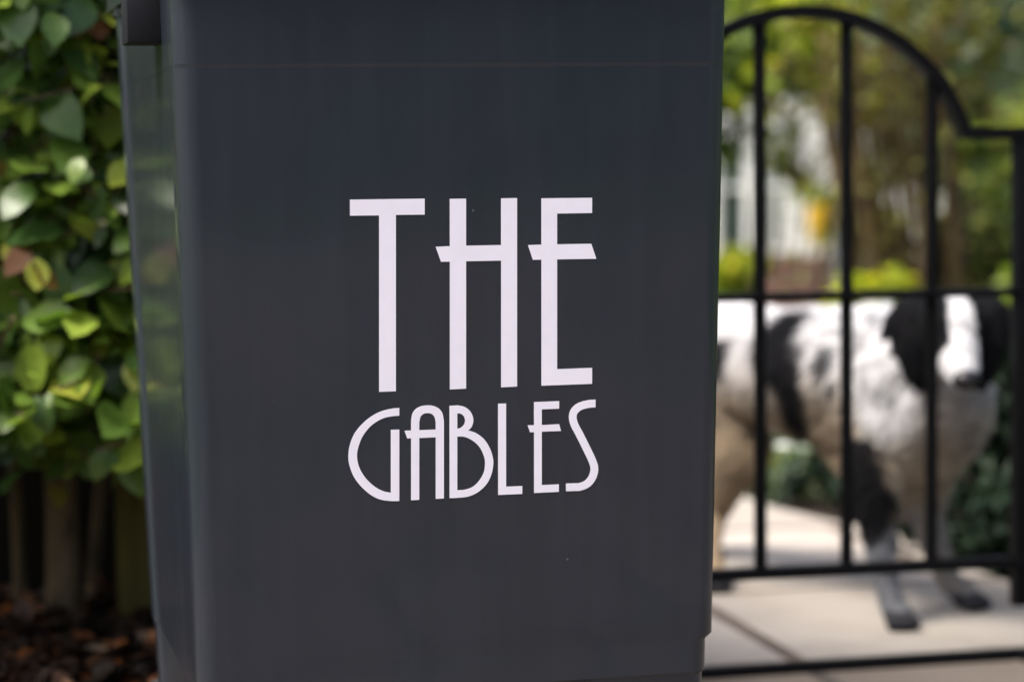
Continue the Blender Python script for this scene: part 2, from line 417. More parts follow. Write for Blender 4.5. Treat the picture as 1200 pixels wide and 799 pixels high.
# leaf litter on the bed
L = Leaves()
for i in range(5200):
    x = random.uniform(-1.6, .1); y = random.uniform(3.36, 4.14)
    if random.random() < .5: x = random.uniform(-1.15, -.5)
    d = Vector((random.gauss(0, 1), random.gauss(0, 1), random.gauss(.1, .25)))
    L.add((x, y, bed_z(x, y) + random.uniform(.003, .022)), d, (random.gauss(0, .35), random.gauss(0, .35), 1), random.uniform(.02, .055), random.random() ** 1.2)
tag(L.build('leaf_litter', M_DRY), 'fallen brown and orange leaves lying on the dark soil under the hedge', 'leaf litter', kind='stuff')

# ------------------------------------------------------------------ wheelie bin
ZB = .283      # seam low on the front
def half_w(z): return .2840 - .0176 * (.95 - z)
def wheelie_bin():
    root = empty('wheelie_bin', BC, (0, 0, TH))
    tag(root, 'dark grey plastic wheelie bin lettered THE GABLES in white, standing in front of the gate', 'bin')
    # local: x along front, y into bin, z up
    def loc(P): d = P - BC; return Vector((d.dot(bu), d.dot(bv), P.z))
    f0 = loc(B0); 
    def yf(z): return f0.y + (f0.z - z) * TILT
    D = .60
    def section(z, grow=0.0, rc=.022):
        a = half_w(z) + grow; nt = .007 * min(1, max(0, (.322 - z) / .006)); y0 = yf(z) - grow; y1 = f0.y + D - .05 * (1 - z) + grow
        pts = []
        def arc(cx, cy, a0, n=7):
            for k in range(n + 1):
                t = R_(a0 + 90 * k / n); pts.append((cx + rc * math.cos(t), cy + rc * math.sin(t), z))
        xc = .004
        arc(-a + rc + xc, y0 + rc, 180)          # front left
        nfl = len(pts)
        arc(a - nt - rc + xc, y0 + rc, 270)
        # right side with a shallow step
        s = .0035
        pts.extend([(a - nt + xc, y0 + .050, z), (a - nt + xc - s, y0 + .056, z), (a - nt + xc - s, y1 - .066, z), (a - nt + xc, y1 - .06, z)])
        arc(a - nt - rc + xc, y1 - rc, 0)
        arc(-a + rc + xc, y1 - rc, 90)
        pts.extend([(-a + xc, y1 - .06, z), (-a + xc + s, y1 - .066, z), (-a + xc + s, y0 + .056, z), (-a + xc, y0 + .050, z)])
        tp = max(0, .008 * (.95 - z) / .65)         # the side walls draw together towards the back, more so low down
        return [(x - math.copysign(tp * max(0, y - y0) / (y1 - y0), x - xc), y, z) for x, y, z in pts]
    levels = [(.03, -.004), (.15, -.003), (ZB - .003, -.0022), (ZB - .002, -.0018), (ZB - .0003, -.0004), (ZB + .0005, 0), (.316, 0), (.322, 0)]
    levels += [(z, 0) for z in np.linspace(.36, .912, 12)]
    levels += [(.9165, .0000), (.9170, .00012), (.9176, .00012), (.94, .00012), (.965, .00012), (.985, .0002), (.996, .0008), (.998, .003), (1.0, .004), (1.012, .004), (1.015, .003)]
    bm = bmesh.new(); rings = []
    for z, gr in levels: rings.append([bm.verts.new(p) for p in section(float(z), gr)])
    n = len(rings[0])
    for i in range(len(rings) - 1):
        for j in range(n): bm.faces.new((rings[i][j], rings[i][(j + 1) % n], rings[i + 1][(j + 1) % n], rings[i + 1][j]))
    bm.faces.new(rings[0][::-1])
    # inner wall
    inner = [[bm.verts.new(p) for p in section(z, -.006)] for z in (1.015, .2)]
    for j in range(n):
        bm.faces.new((rings[-1][j], rings[-1][(j + 1) % n], inner[0][(j + 1) % n], inner[0][j]))
        bm.faces.new((inner[0][j], inner[0][(j + 1) % n], inner[1][(j + 1) % n], inner[1][j]))
    bm.faces.new(inner[1])
    body = from_bm('body', bm, M_BIN, root, 25)
    # lifting lug on each side wall, open below
    for s in (-1, 1):
        bm = bmesh.new(); x = s * (half_w(.96)) + .004
        bm_box(bm, (x + s * .010, f0.y + .165, .9735), (.042, .06, .057), bev=.003)
        o = from_bm('side_lug', bm, M_BINDARK, root, 30)
        if s < 0: o['label'] = 'dark block moulded on the side under the rim'
    # lid, hinge handle
    bm = bmesh.new()
    prof = [(-.02, 1.018), (-.02, 1.045), (.0, 1.062), (.15, 1.085), (.35, 1.092), (.55, 1.075), (.63, 1.05), (.63, 1.02)]
    rr = []
    for y, z in prof:
        rr.append([bm.verts.new((x * .291 + .004, f0.y + y - .0, z - (.012 if abs(x) > .97 else 0))) for x in (-1, -.97, -.6, 0, .6, .97, 1)])
    for i in range(len(rr) - 1):
        for j in range(6): bm.faces.new((rr[i][j], rr[i][j + 1], rr[i + 1][j + 1], rr[i + 1][j]))
    for j in (0, 6): bm.faces.new([r[j] for r in rr])
    bm.faces.new([r for r in rr[0]] + [r for r in rr[-1]][::-1])
    from_bm('lid', bm, M_BIN, root, 40)
    bm = bmesh.new()
    hp = [(-.20, D - .01, .99), (-.20, D + .06, 1.0), (-.17, D + .075, 1.0), (.17, D + .075, 1.0), (.20, D + .06, 1.0), (.20, D - .01, .99)]
    tube(bm, [(x + .004, f0.y + y, z) for x, y, z in hp], .014, 12); from_bm('handle', bm, M_BINDARK, root, 60)
    for s in (-1, 1):
        bm = bmesh.new(); bmesh.ops.create_cone(bm, cap_ends=True, segments=40, radius1=.1, radius2=.1, depth=.045)
        bmesh.ops.bevel(bm, geom=[e for e in bm.edges if len(e.link_faces) == 2 and any(len(q.verts) > 4 for q in e.link_faces)], offset=.01, segments=3, affect='EDGES')
        o = from_bm('wheel', bm, M_RUBBER, root, 35); o.rotation_euler = (0, R_(90), 0); o.location = (s * .235 + .004, f0.y + D + .005, .1)
        bm = bmesh.new(); bmesh.ops.create_cone(bm, cap_ends=True, segments=24, radius1=.045, radius2=.04, depth=.055); from_bm('hub', bm, M_BINDARK, o, 35)
    bm = bmesh.new(); tube(bm, [(-.22, f0.y + D + .005, .1), (.22, f0.y + D + .005, .1)], .011, 10); from_bm('axle', bm, M_BINDARK, root, 60)

    # --- the writing, cut from vinyl, lying on the tilted front face
    fu = Vector((1, 0, 0)); fw = Vector((0, -TILT, 1)).normalized(); fn = fu.cross(fw) * -1
    fn = Vector((0, -1, -TILT)).normalized()
    def uv(px, py):
        P = loc(on_plane(px, py, B0, bn)); d = P - f0; return (d.dot(fu), d.dot(fw))
    def A(pts): return [uv(380 + x / 3.197, 210 + y / 3.197) for x, y in pts]
    def Bz(pts): return [uv(390 + x / 3.636, 450 + y / 3.636) for x, y in pts]
    glyphs = []
    glyphs.append(('T', [A([(96, 77), (376, 73), (376, 133), (268, 134), (268, 794), (205, 796), (205, 136), (96, 137)])]))
    glyphs.append(('H', [A([(470, 74), (531, 73), (531, 249), (662, 247), (662, 72), (722, 71), (722, 776), (662, 779), (662, 305), (531, 307.5), (531, 784), (470, 787), (470, 309), (437, 309.5), (417, 253), (470, 251)])]))
    glyphs.append(('E', [A([(813, 72), (1003, 70), (1003, 127), (872, 129), (872, 244), (1000, 242), (1019, 298), (872, 300.5), (872, 711), (1003, 706), (1003, 766), (813, 773), (813, 301.5), (781, 302), (763, 247), (813, 245)])]))
    go = catmull([(283, 101), (240, 106), (190, 122), (140, 155), (95, 205), (72, 260), (66, 310), (72, 350), (90, 395), (120, 435), (160, 470), (200, 490), (245, 497), (283, 497)])
    gi = catmull([(247, 462), (215, 455), (180, 437), (140, 400), (113, 355), (103, 310), (108, 270), (128, 220), (165, 175), (210, 147), (250, 137), (283, 134)])
    glyphs.append(('G', [Bz(go + [(283, 193), (247, 194)] + gi)]))
    ao = catmull([(333, 160), (338, 128), (352, 107), (375, 94), (403, 90), (430, 93), (453, 105), (467, 125), (473, 158)])
    ai = catmull([(368, 163), (373, 140), (385, 127), (403, 123), (421, 127), (433, 140), (438, 162)])
    glyphs.append(('A', [Bz([(333, 494), (333, 230), (317, 231), (305, 198), (333, 197)] + ao + [(473, 486), (438, 488), (438, 226), (368, 229), (368, 492)]),
                         Bz([(368, 195.5)] + ai + [(438, 193)])]))
    b1 = catmull([(530, 90), (560, 96), (583, 113), (596, 137), (598, 160), (591, 182), (577, 197)])
    b2 = catmull([(577, 197), (610, 208), (645, 235), (670, 275), (682, 315), (683, 345), (675, 385), (655, 425), (620, 458), (580, 477), (540, 483)])
    glyphs.append(('B', [Bz([(497, 485), (497, 92)] + b1[:-1] + b2),
                         Bz(catmull([(530, 124), (545, 126), (558, 137), (563, 155), (558, 172), (545, 185), (530, 190)])),
                         Bz(catmull([(530, 223), (560, 224), (595, 240), (625, 268), (643, 305), (648, 335), (643, 375), (622, 412), (595, 437), (560, 449), (530, 451)]))]))
    glyphs.append(('L', [Bz([(704, 83), (738, 82), (738, 436), (807, 433), (807, 467), (704, 471)])]))
    glyphs.append(('E', [Bz([(857, 76), (964, 72), (964, 104), (890, 107), (890, 174), (964, 170), (972, 199), (890, 202), (890, 429), (963, 426), (963, 458), (857, 463), (857, 204), (840, 205), (830, 175), (857, 174.5)])]))
    sc_ = catmull([(1119, 82), (1085, 85), (1050, 96), (1028, 116), (1022, 142), (1030, 174), (1050, 212), (1080, 272), (1105, 325), (1114, 358), (1108, 390), (1088, 420), (1055, 436), (1025, 438), (993, 439)], 8)
    le, ri = [], []
    for i, p in enumerate(sc_):
        a = sc_[max(i - 1, 0)]; b = sc_[min(i + 1, len(sc_) - 1)]; dx, dy = b[0] - a[0], b[1] - a[1]; l = math.hypot(dx, dy)
        if i == 0: dx, dy, l = -1, 0, 1
        if i == len(sc_) - 1: dx, dy, l = -1, 0, 1
        le.append((p[0] - dy / l * 16.5, p[1] + dx / l * 16.5)); ri.append((p[0] + dy / l * 16.5, p[1] - dx / l * 16.5))
    glyphs.append(('S', [Bz(le + ri[::-1])]))
    big = 0
    for i, (ch, loops) in enumerate(glyphs):
        cu = bpy.data.curves.new('c', 'CURVE'); cu.dimensions = '2D'; cu.fill_mode = 'BOTH'; cu.extrude = .0001
        for lp in loops:
            sp = cu.splines.new('POLY'); sp.points.add(len(lp) - 1); sp.use_cyclic_u = True
            for q, (x, y) in zip(sp.points, lp): q.co = (x, y, 0, 1)
        ob = bpy.data.objects.new('c', cu); COL.objects.link(ob)
        me = bpy.data.meshes.new_from_object(ob.evaluated_get(bpy.context.evaluated_depsgraph_get()))
        bpy.data.objects.remove(ob)
        M4 = Matrix((fu, fw, fn)).transposed().to_4x4(); M4.translation = f0 + fn * .00035
        me.transform(M4); me.materials.clear()
        o = link_mesh('letter', me, M_VINYL, body)
        o['label'] = ('tall' if i < 3 else 'small') + ' white vinyl letter ' + ch
wheelie_bin()

# ------------------------------------------------------------------ gate
def gate():
    root = empty('garden_gate', GC, (0, R_(.3), TG)); tag(root, 'black wrought iron garden gate with an arched top and upright bars', 'gate')
    zs = .86; zm = .604; zb = .163; R = .288; cz = .765; hw = .372
    rb = .0105
    Y = Vector((0, 1, 0))
    xs = [-.2175, -.0725, .0725, .2175]
    # arch of flat bar on edge with shoulders
    a0 = math.asin((zs - cz) / R); P = [(-hw, 0, zs), ((-R * math.cos(a0)) - .02, 0, zs)]
    arc = [(R * math.cos(t), 0, cz + R * math.sin(t)) for t in np.linspace(math.pi - a0, a0, 40)]
    P = P + arc + [(R * math.cos(a0) + .02, 0, zs), (hw, 0, zs)]
    bm = bmesh.new(); tube(bm, P, 0, flat=(.016, .010, (0, 1, 0)))
    from_bm('top_rail', bm, M_IRON, root, 40)
    for z, nm in ((zm, 'middle_rail'), (zb, 'bottom_rail')):
        bm = bmesh.new(); bm_box(bm, (0, 0, z), (2 * hw, .030, .013 if z > .3 else .018), bev=.0015); from_bm(nm, bm, M_IRON, root, 40)
    for x in xs:
        top = cz + math.sqrt(max(0, R * R - x * x)) - .004 if abs(x) < R * math.cos(a0) else zs
        bm = bmesh.new(); tube(bm, [(x, 0, zb), (x, 0, zm), (x, 0, top)], rb, 14); from_bm('bar', bm, M_IRON, root, 50)
    for s in (-1, 1):
        bm = bmesh.new(); bm_box(bm, (s * hw, 0, (zs + .10) / 2 + .0), (.026, .026, zs - .10 + .02), bev=.002); o = from_bm('stile', bm, M_IRON, root, 40)
        if s > 0:
            for z in (.25, .75):
                bm = bmesh.new(); tube(bm, [(s * hw + .022, .0, z - .03), (s * hw + .022, 0, z + .03)], .009, 10); from_bm('hinge', bm, M_IRON, o, 50)
    # latch at the left stile
    bm = bmesh.new(); bm_box(bm, (-hw - .01, -.018, .70), (.10, .008, .02), bev=.002); from_bm('latch', bm, M_IRON, root, 40)
    for s, lb in ((-1, 'black iron gate post on the latch side, behind the bin'), (1, 'black iron gate post on the hinge side, right of the gate')):
        p = GC + gu * (s * (hw + .065 + (.01 if s > 0 else .0)))
        g_ = empty('gate_post', (p.x, p.y, 0), (0, 0, TG)); tag(g_, lb, 'gate post')
        bm = bmesh.new(); bm_box(bm, (0, 0, .53), (.055, .055, 1.06), bev=.003); from_bm('shaft', bm, M_IRON, g_, 40)
        bm = bmesh.new(); bmesh.ops.create_uvsphere(bm, u_segments=20, v_segments=12, radius=.034, matrix=Matrix.Translation((0, 0, 1.085))); from_bm('ball_cap', bm, M_IRON, g_, 180)
    t = empty('gate_threshold', GC, (0, 0, TG)); tag(t, 'thin black iron threshold bar lying on the paving below the gate', 'threshold')
    bm = bmesh.new(); bm_box(bm, (0, 0, .0085), (.82, .028, .017), bev=.003); from_bm('bar', bm, M_IRON, t, 40)
    for s in (-1, 1):
        bm = bmesh.new(); bm_box(bm, (s * .39, -.025, .006), (.05, .03, .012), bev=.002); from_bm('fixing_foot', bm, M_IRON, t, 40)
gate()

# ------------------------------------------------------------------ dog
def dog():
    fp = on_ground(1055, 742); base = Vector((.60, 4.42, .004))
    root = empty('dog', base); tag(root, 'white and black long-coated sheepdog looking out through the gate', 'dog')
    tb_ = bmesh.new(); bmesh.ops.create_icosphere(tb_, subdivisions=3, radius=1)
    tv = np.array([v.co[:] for v in tb_.verts]); tf = np.array([[v.index for v in f.verts] for f in tb_.faces]); tb_.free()
    VV, FF = [], []
    def ell(c, r, q=None):
        Q = np.array(q.to_matrix()) if q else np.eye(3)
        FF.append(tf + len(VV) * len(tv)); VV.append((tv * np.array(r)) @ Q.T + np.array(c))
    def cap(a, b, ra, rb_, n=14):
        a, b = Vector(a), Vector(b)
        for i in range(n + 1):
            t = i / n; ell(a.lerp(b, t), (ra + (rb_ - ra) * t,) * 3)
    P = at
    ax = Vector((.59, -.81, 0)).normalized(); sd_ = Vector((-.81, -.59, 0)).normalized()    # sd_: the dog's right, towards the viewer's left
    rump = P(838, 421, 4.80); mid = P(925, 430, 4.60); wit = P(1030, 436, 4.42); brs = P(1078, 478, 4.30)
    cap(rump, mid, .112, .108); cap(mid, wit, .108, .122); cap(wit, brs, .122, .118)
    cap(wit - Vector((0, 0, .03)), P(1085, 502, 4.30), .105, .078)        # deep chest
    cap(mid - Vector((0, 0, .04)), wit - Vector((0, 0, .05)), .075, .105)
    head = P(1113, 386, 4.12)
    neckb = P(1072, 450, 4.30); cap(neckb, head + Vector((-.01, .04, -.02)), .108, .068)
    cap(P(1105, 462, 4.20), P(1090, 500, 4.25), .080, .066)               # ruff at the throat
    fw = Vector((.03, -1, -.62)).normalized()                            # muzzle direction
    ell(head, (.070, .07, .058))
    for s in (-1, 1): ell(head + Vector((s * .030, -.018, -.012)), (.034, .04, .036))
    cap(head + fw * .03, head + fw * .128, .044, .026)                   # muzzle
    cap(head + fw * .04 + Vector((0, .01, -.03)), head + fw * .112 + Vector((0, .008, -.02)), .026, .016)  # lower jaw
    # ears: folded flaps hanging at the sides
    for s in (-1, 1):
        o = head + Vector((s * .044, .010, .036))
        fold = [o, head + Vector((s * .072, .004, .030)), head + Vector((s * .098, -.006, .006)), head + Vector((s * .116, -.008, -.008))]
        flap = [head + Vector((s * .062, -.004, .022)), head + Vector((s * .066, -.018, -.025)), head + Vector((s * .058, -.022, -.065)), head + Vector((s * .050, -.022, -.098))]
        for tip, rr in ((fold, [.024, .026, .020, .007]), (flap, [.028, .029, .024, .009])):
            for i in range(3):
                a, b = tip[i], tip[i + 1]
                for k in range(6):
                    t = k / 6; c = a.lerp(b, t); r = rr[i] * (1 - t) + rr[i + 1] * t
                    ell(c, (r, r * .9, r))
    # front legs
    def leg(pts, rs):
        for (a, b, ra, rb_) in zip(pts, pts[1:], rs, rs[1:]): cap(a, b, ra, rb_, 10)
    def paw(p, d):
        p = Vector(p); d = Vector(d).normalized(); s = d.cross(Vector((0, 0, 1)))
        ell(p + Vector((0, 0, .022)), (.028, .028, .022))
        for k in (-1.5, -.5, .5, 1.5):
            q = p + d * (.034 - .004 * abs(k)) + s * (k * .014); ell(q + Vector((0, 0, .014)), (.011, .019, .014), d.to_track_quat('Y', 'Z'))
    fd = Vector((.12, -1, 0))
    p1 = on_ground(1053, 738) + Vector((0, 0, .004)); p2 = on_ground(1132, 716) + Vector((0, 0, .004))
    y1, y2 = p1.y, p2.y
    leg([P(1036, 500, 4.33), P(1022, 560, y1 + .06), P(1032, 640, y1 + .03), P(1040, 690, y1 + .02), p1 + Vector((-.004, .01, .03))], [.062, .042, .027, .021, .024]); paw(p1, fd)
    leg([P(1092, 510, 4.36), P(1082, 575, y2 + .05), P(1096, 640, y2 + .02), P(1112, 680, y2 + .015), p2 + Vector((-.004, .01, .03))], [.058, .040, .025, .021, .023]); paw(p2, (.5, -.8, 0))
    # feathering behind the forelegs
    cap(P(1012, 540, y1 + .09), P(1020, 610, y1 + .06), .034, .014)
    cap(P(985, 500, 4.5), P(1010, 535, 4.42), .05, .035)
    # hind legs: thigh, hock, shank, paw
    h1 = on_ground(838, 694) + Vector((0, 0, .004))
    leg([P(842, 445, 4.76), P(866, 525, 4.66), P(835, 600, h1.y + .13), P(832, 640, h1.y + .06), h1 + Vector((-.0, .01, .03))], [.10, .058, .028, .020, .022]); paw(h1, fd)
    h2 = h1 + Vector((-.02, .19, 0)) - sd_ * .02
    h2 = Vector((.40, 4.98, .004))
    leg([rump + Vector((.05, .04, -.03)), Vector((.46, 4.90, .30)), Vector((.39, 5.06, .17)), Vector((.395, 5.0, .06)), h2 + Vector((0, .01, .03))], [.095, .055, .028, .020, .022]); paw(h2, fd)
    # tail
    tl = [rump + Vector((-.05, .07, .03)), rump + Vector((-.10, .13, -.06)), rump + Vector((-.12, .15, -.18)), rump + Vector((-.13, .19, -.26))]
    leg(tl, [.035, .04, .042, .015])
    me = bpy.data.meshes.new('coat'); me.from_pydata(np.concatenate(VV).tolist(), [], np.concatenate(FF).tolist()); me.update()
    ob = bpy.data.objects.new('coat', me); COL.objects.link(ob)
    md = ob.modifiers.new('r', 'REMESH'); md.mode = 'VOXEL'; md.voxel_size = .0065
    ms = ob.modifiers.new('s', 'SMOOTH'); ms.factor = .6; ms.iterations = 5
    dg = bpy.context.evaluated_depsgraph_get(); me2 = bpy.data.meshes.new_from_object(ob.evaluated_get(dg)); bpy.data.objects.remove(ob)
    # coat pattern: patches belong to the dog, centred in space on its body
    from mathutils.bvhtree import BVHTree
    bvh = BVHTree.FromPolygons([v.co[:] for v in me2.vertices], [list(q.vertices) for q in me2.polygons])
    def hide(c):
        d = (c - CAM).normalized(); h_ = bvh.ray_cast(CAM, d)[0]; return h_ if h_ is not None else c
    blk = [(P(845, 415, 4.68), .040), (P(930, 380, 4.50), .052), (P(916, 400, 4.50), .058), (P(924, 428, 4.48), .060), (P(932, 458, 4.48), .046), (P(938, 485, 4.50), .044), (P(946, 508, 4.50), .032),
           (P(970, 425, 4.36), .022), (P(980, 452, 4.36), .020), (P(1014, 555, 4.20), .048), (P(1018, 605, 4.18), .046), (P(1008, 530, 4.26), .042), (P(1020, 580, 4.18), .048),
           (P(950, 380, 4.8), .0), (P(880, 400, 5.0), .0)]
    blk = [(hide(q), r) for q, r in blk if r > 0] + [(P(950, 380, 4.8), .09), (P(880, 400, 5.0), .10)]
    nz = lambda p, s, k=0: noise.noise(Vector((p.x * s + k, p.y * s, p.z * s)))
    W = np.array([.70, .70, .72]); K = np.array([.004, .004, .0055]); T = np.array([.33, .24, .15]); GY = np.array([.15, .155, .17]); CR = np.array([.46, .40, .32])
    cols = []; PW = P(1030, 460, 4.18); PM = P(975, 400, 4.35)
    mw = [v.co.copy() for v in me2.vertices]
    for v in mw:
        c = W.copy()
        # tan and cream wash low on belly, chest and thighs
        low = 1 / (1 + math.exp((v.z - .43 - .03 * nz(v, 9)) / .022))
        frontch = v.x > .64 and v.y < 4.35
        c = c * (1 - low) + (CR if v.x > .62 else T * .6 + CR * .4) * low
        lo2 = 1 / (1 + math.exp((v.z - .33) / .03)); c = c * (1 - .55 * lo2) + (T if v.x < .62 else T * .55 + CR * .45) * .55 * lo2
        # white side of the neck
        dn = (v - PW).length; wn_ = 1 / (1 + math.exp((dn - .085) / .01)); c = c * (1 - wn_) + W * wn_
        # grey ticking on forelegs
        if v.z < .22 and v.y < 4.55: 
            k = min(1, (.22 - v.z) / .06); tk = .5 + .5 * nz(v, 120); col = GY * (.5 + tk * 1.1) if v.x < .73 else (GY * .5 + CR * .35) * (.6 + tk * .8)
            c = c * (1 - k) + col * k
        if v.z < .036: c = K * 2 + GY * .12
        # merle ticking on the shoulder
        ds = (v - PM).length
        if ds < .15: k = max(0, nz(v, 45) * 2.2) * (1 - ds / .15); k = min(1, k * 1.4); c = c * (1 - k) + GY * k
        b = 0
        if .30 < v.z and (v - head).length > .16:      # loose dark flecks over the white coat
            k = max(0, min(1, (nz(v, 34, 5) - .30) * 9)) * .45; c = c * (1 - k) + GY * .5 * k
        wob2 = .013 * nz(v, 20) + .007 * nz(v, 70)
        for q, r in blk:
            dd = (v - q).length - r - wob2
            if dd < .03: b = max(b, 1 / (1 + math.exp(dd / .0035)))
        c = c * (1 - b) + K * b
        # white blaze between the eyes, down to the muzzle
        h = v - head; al = h.dot(fw); wob = .004 * nz(v, 60)
        if h.length < .175 and h.y < .09 and h.z > -.105:
            side = abs(h.x - .010 - al * .02)
            bw = .017 + .012 * min(1, max(0, al / .10)) + wob
            mask_ = (abs(h.x) > .072 and h.z > -.035 and h.y < .04) or (abs(h.x) > .034 and h.z > -.115 and h.y < .0) or (h.z > -.045 and al < .085 and h.y < .06)
            if mask_: c = K.copy()
            if side < bw and h.y < .03: c = W * 1.0
            if al > .085 and abs(h.x) < .036: c = W * 1.0
        c = c * (1 + .10 * nz(v, 160)); cols.append((min(.9, max(0, c[0])), min(.9, max(0, c[1])), min(.9, max(0, c[2])), 1))
    # ragged long coat: push the surface along a stretched noise
    nr = [v.normal.copy() for v in me2.vertices]; new = [p.copy() for p in mw]
    for i, p in enumerate(mw):
        n_ = nr[i]
        if p.z > .12 and (p - head).length > .10:
            new[i] = p + n_ * (.005 * noise.noise(Vector((p.x * 30, p.y * 30, p.z * 12))) + .003 * noise.noise(Vector((p.x * 90, p.y * 90, p.z * 30)))) + Vector((0, 0, -.006 * abs(nz(p, 25))))
    me2.vertices.foreach_set('co', [x for p in new for x in p])
    ca = me2.color_attributes.new('coat', 'FLOAT_COLOR', 'POINT'); ca.data.foreach_set('color', [x for c in cols for x in c])
    a = N('dog_coat'); vc = a.new('ShaderNodeVertexColor', layer_name='coat')
    hair = a.noise(220, 4, stretch=(1, 1, .25))
    a.col(a.mix(.35, vc.outputs[0], a.ramp(hair, [(.3, (.55, .54, .52)), (.65, (1, 1, 1))]), 'MULTIPLY')).set(Roughness=.75)
    a.b.inputs['Specular IOR Level'].default_value = .12
    a.bump(hair, .7, .006)
    # long coat: tapering locks growing out of the same mesh, lying back and down, longer on chest, belly and thighs
    rs = np.random.RandomState(3); V0 = np.array([p[:] for p in new]); NR = np.array([n[:] for n in nr]); CC = np.array(cols)
    hd = np.array(head); n0 = len(V0)
    pick = np.concatenate([np.arange(n0), rs.randint(0, n0, n0)])
    pick = pick[V0[pick, 2] > .03]
    p = V0[pick]; n_ = NR[pick]; dh = np.linalg.norm(p - hd, axis=1)
    L_ = np.where((p[:, 1] < hd[1] - .05) & (dh < .2), .005, np.where(dh < .13, .010, .026)); L_ = np.where(p[:, 2] < .20, .007, L_)
    L_ = np.where((p[:, 2] < .42) & (p[:, 2] > .2), .024, L_) * rs.uniform(.6, 1.3, len(p))
    lay = np.array([-.45, .55, -.75])[None] + rs.normal(0, .25, (len(p), 3)); lay -= n_ * (lay * n_).sum(1, keepdims=True); lay /= np.linalg.norm(lay, axis=1, keepdims=True)
    dr = lay + n_ * rs.uniform(.25, .75, (len(p), 1)); dr /= np.linalg.norm(dr, axis=1, keepdims=True)
    sd2 = np.cross(dr, n_); sd2 /= np.maximum(1e-6, np.linalg.norm(sd2, axis=1, keepdims=True)); sd2 *= (.0016 + .04 * L_)[:, None]
    base_ = p - n_ * .002; tipv = p + dr * L_[:, None] + np.array([0, 0, -1]) * (L_ * .15)[:, None]
    F0 = [list(q.vertices) for q in me2.polygons]; k3 = np.arange(len(p)) * 3 + n0
    F1 = np.stack([k3, k3 + 1, k3 + 2], 1).tolist()
    V1 = np.stack([base_ - sd2, base_ + sd2, tipv], 1).reshape(-1, 3)
    jit = rs.uniform(.8, 1.15, (len(p), 1)); C1 = CC[pick].copy(); C1[:, :3] = np.clip(C1[:, :3] * jit, 0, .9); C1 = np.repeat(C1, 3, axis=0)
    me3 = bpy.data.meshes.new('body'); me3.from_pydata(np.concatenate([V0, V1]).tolist(), [], F0 + F1); me3.update()
    ca = me3.color_attributes.new('coat', 'FLOAT_COLOR', 'POINT'); ca.data.foreach_set('color', np.concatenate([CC, C1]).ravel())
    me2 = me3
    body = link_mesh('body', me2, a.m, root, 180); me2.transform(Matrix.Translation(-base))
    # fine: eyes, nose
    gl = N('wet_black'); gl.set(Roughness=.15); gl.b.inputs['Base Color'].default_value = (.01, .008, .007, 1)
    for s in (-1, 1):
        b2 = bmesh.new(); bmesh.ops.create_uvsphere(b2, u_segments=16, v_segments=10, radius=.0105, matrix=Matrix.Translation(head + Vector((s * .031, -.052, -.004)) - base)); from_bm('eye', b2, gl.m, root, 180)
    ns = N('dog_nose'); ns.set(Roughness=.35); ns.col(ns.ramp(ns.noise(300), [(.3, (.008, .007, .008)), (.7, (.02, .018, .02))]))
    b2 = bmesh.new(); bmesh.ops.create_icosphere(b2, subdivisions=3, radius=1, matrix=Matrix.Translation(head + fw * .152 + Vector((0, -.004, .004)) - base) @ Matrix.Diagonal((.025, .018, .018, 1)))
    from_bm('nose', b2, ns.m, root, 180)
dog()

# ------------------------------------------------------------------ plants behind the gate
def shrub(name, label, cat, c, r, n, size, mat, group=None, clumps=24, stems=5, stemmat=None, up=.3, ground=0, shapes=SMALL, hollow=.55, holes=0):
    """a bush or crown: stems from its base, leaf clumps through an uneven volume"""
    c = Vector(c); root = empty(name, (c.x, c.y, ground)); tag(root, label, cat, group); inv = -root.location
    cl = []
    for i in range(clumps):
        d = rv(); q = c + Vector((d.x * r[0], d.y * r[1], d.z * r[2])) * random.uniform(hollow, 1.0)
        if q.z < ground + .05: q.z = ground + .05 + random.random() * .1
        cl.append((q, random.uniform(.20, .42) * min(r), random.random()))  # clump tone puts bright highlights and dark depths into the leaf colour
    L = Leaves(shapes); tb = bmesh.new()
    for q, cr, tone in cl:
        b = Vector((c.x + random.uniform(-.1, .1) * r[0], c.y, max(ground, c.z - r[2] * .7)))
        tube(tb, [b, b.lerp(q, .5) + rv() * .05 * r[0], q], [.018 * min(1.5, r[0] + .4), .012 * min(1.5, r[0] + .3), .004], 6)
    for i in range(n):
        q, cr, tone = random.choice(cl); p = q + rv() * cr * random.random() ** .4
        d = rv() + Vector((0, 0, -.2)); L.add(p, d, Vector((random.gauss(0, .6), random.gauss(0, .6), 1)), size * random.uniform(.6, 1.3), min(1, max(0, tone * .85 + random.gauss(.06, .20))))
    L.build('foliage', mat, root).location = inv
    from_bm('branches', tb, stemmat or M_BARK, root, 180).location = inv
    for k in range(stems):
        a = math.tau * k / stems; b = Vector((c.x + .08 * r[0] * math.cos(a), c.y + .08 * r[1] * math.sin(a), ground - .03))
        t = Vector((c.x + .4 * r[0] * math.cos(a), c.y + .4 * r[1] * math.sin(a), c.z + .3 * r[2])); bm = bmesh.new()
        rr_ = .03 * min(1.6, max(r)); tube(bm, catmull([b, b.lerp(t, .4) + rv() * .04, b.lerp(t, .75) + rv() * .05, t], 4), [rr_ * (1 - .7 * j / 12) for j in range(13)], 10)
        from_bm('stem' if stems > 1 else 'trunk', bm, stemmat or M_BARK, root, 180).location = inv
    return root
def loc_(px, py, Y): p = at(px, py, Y); return p
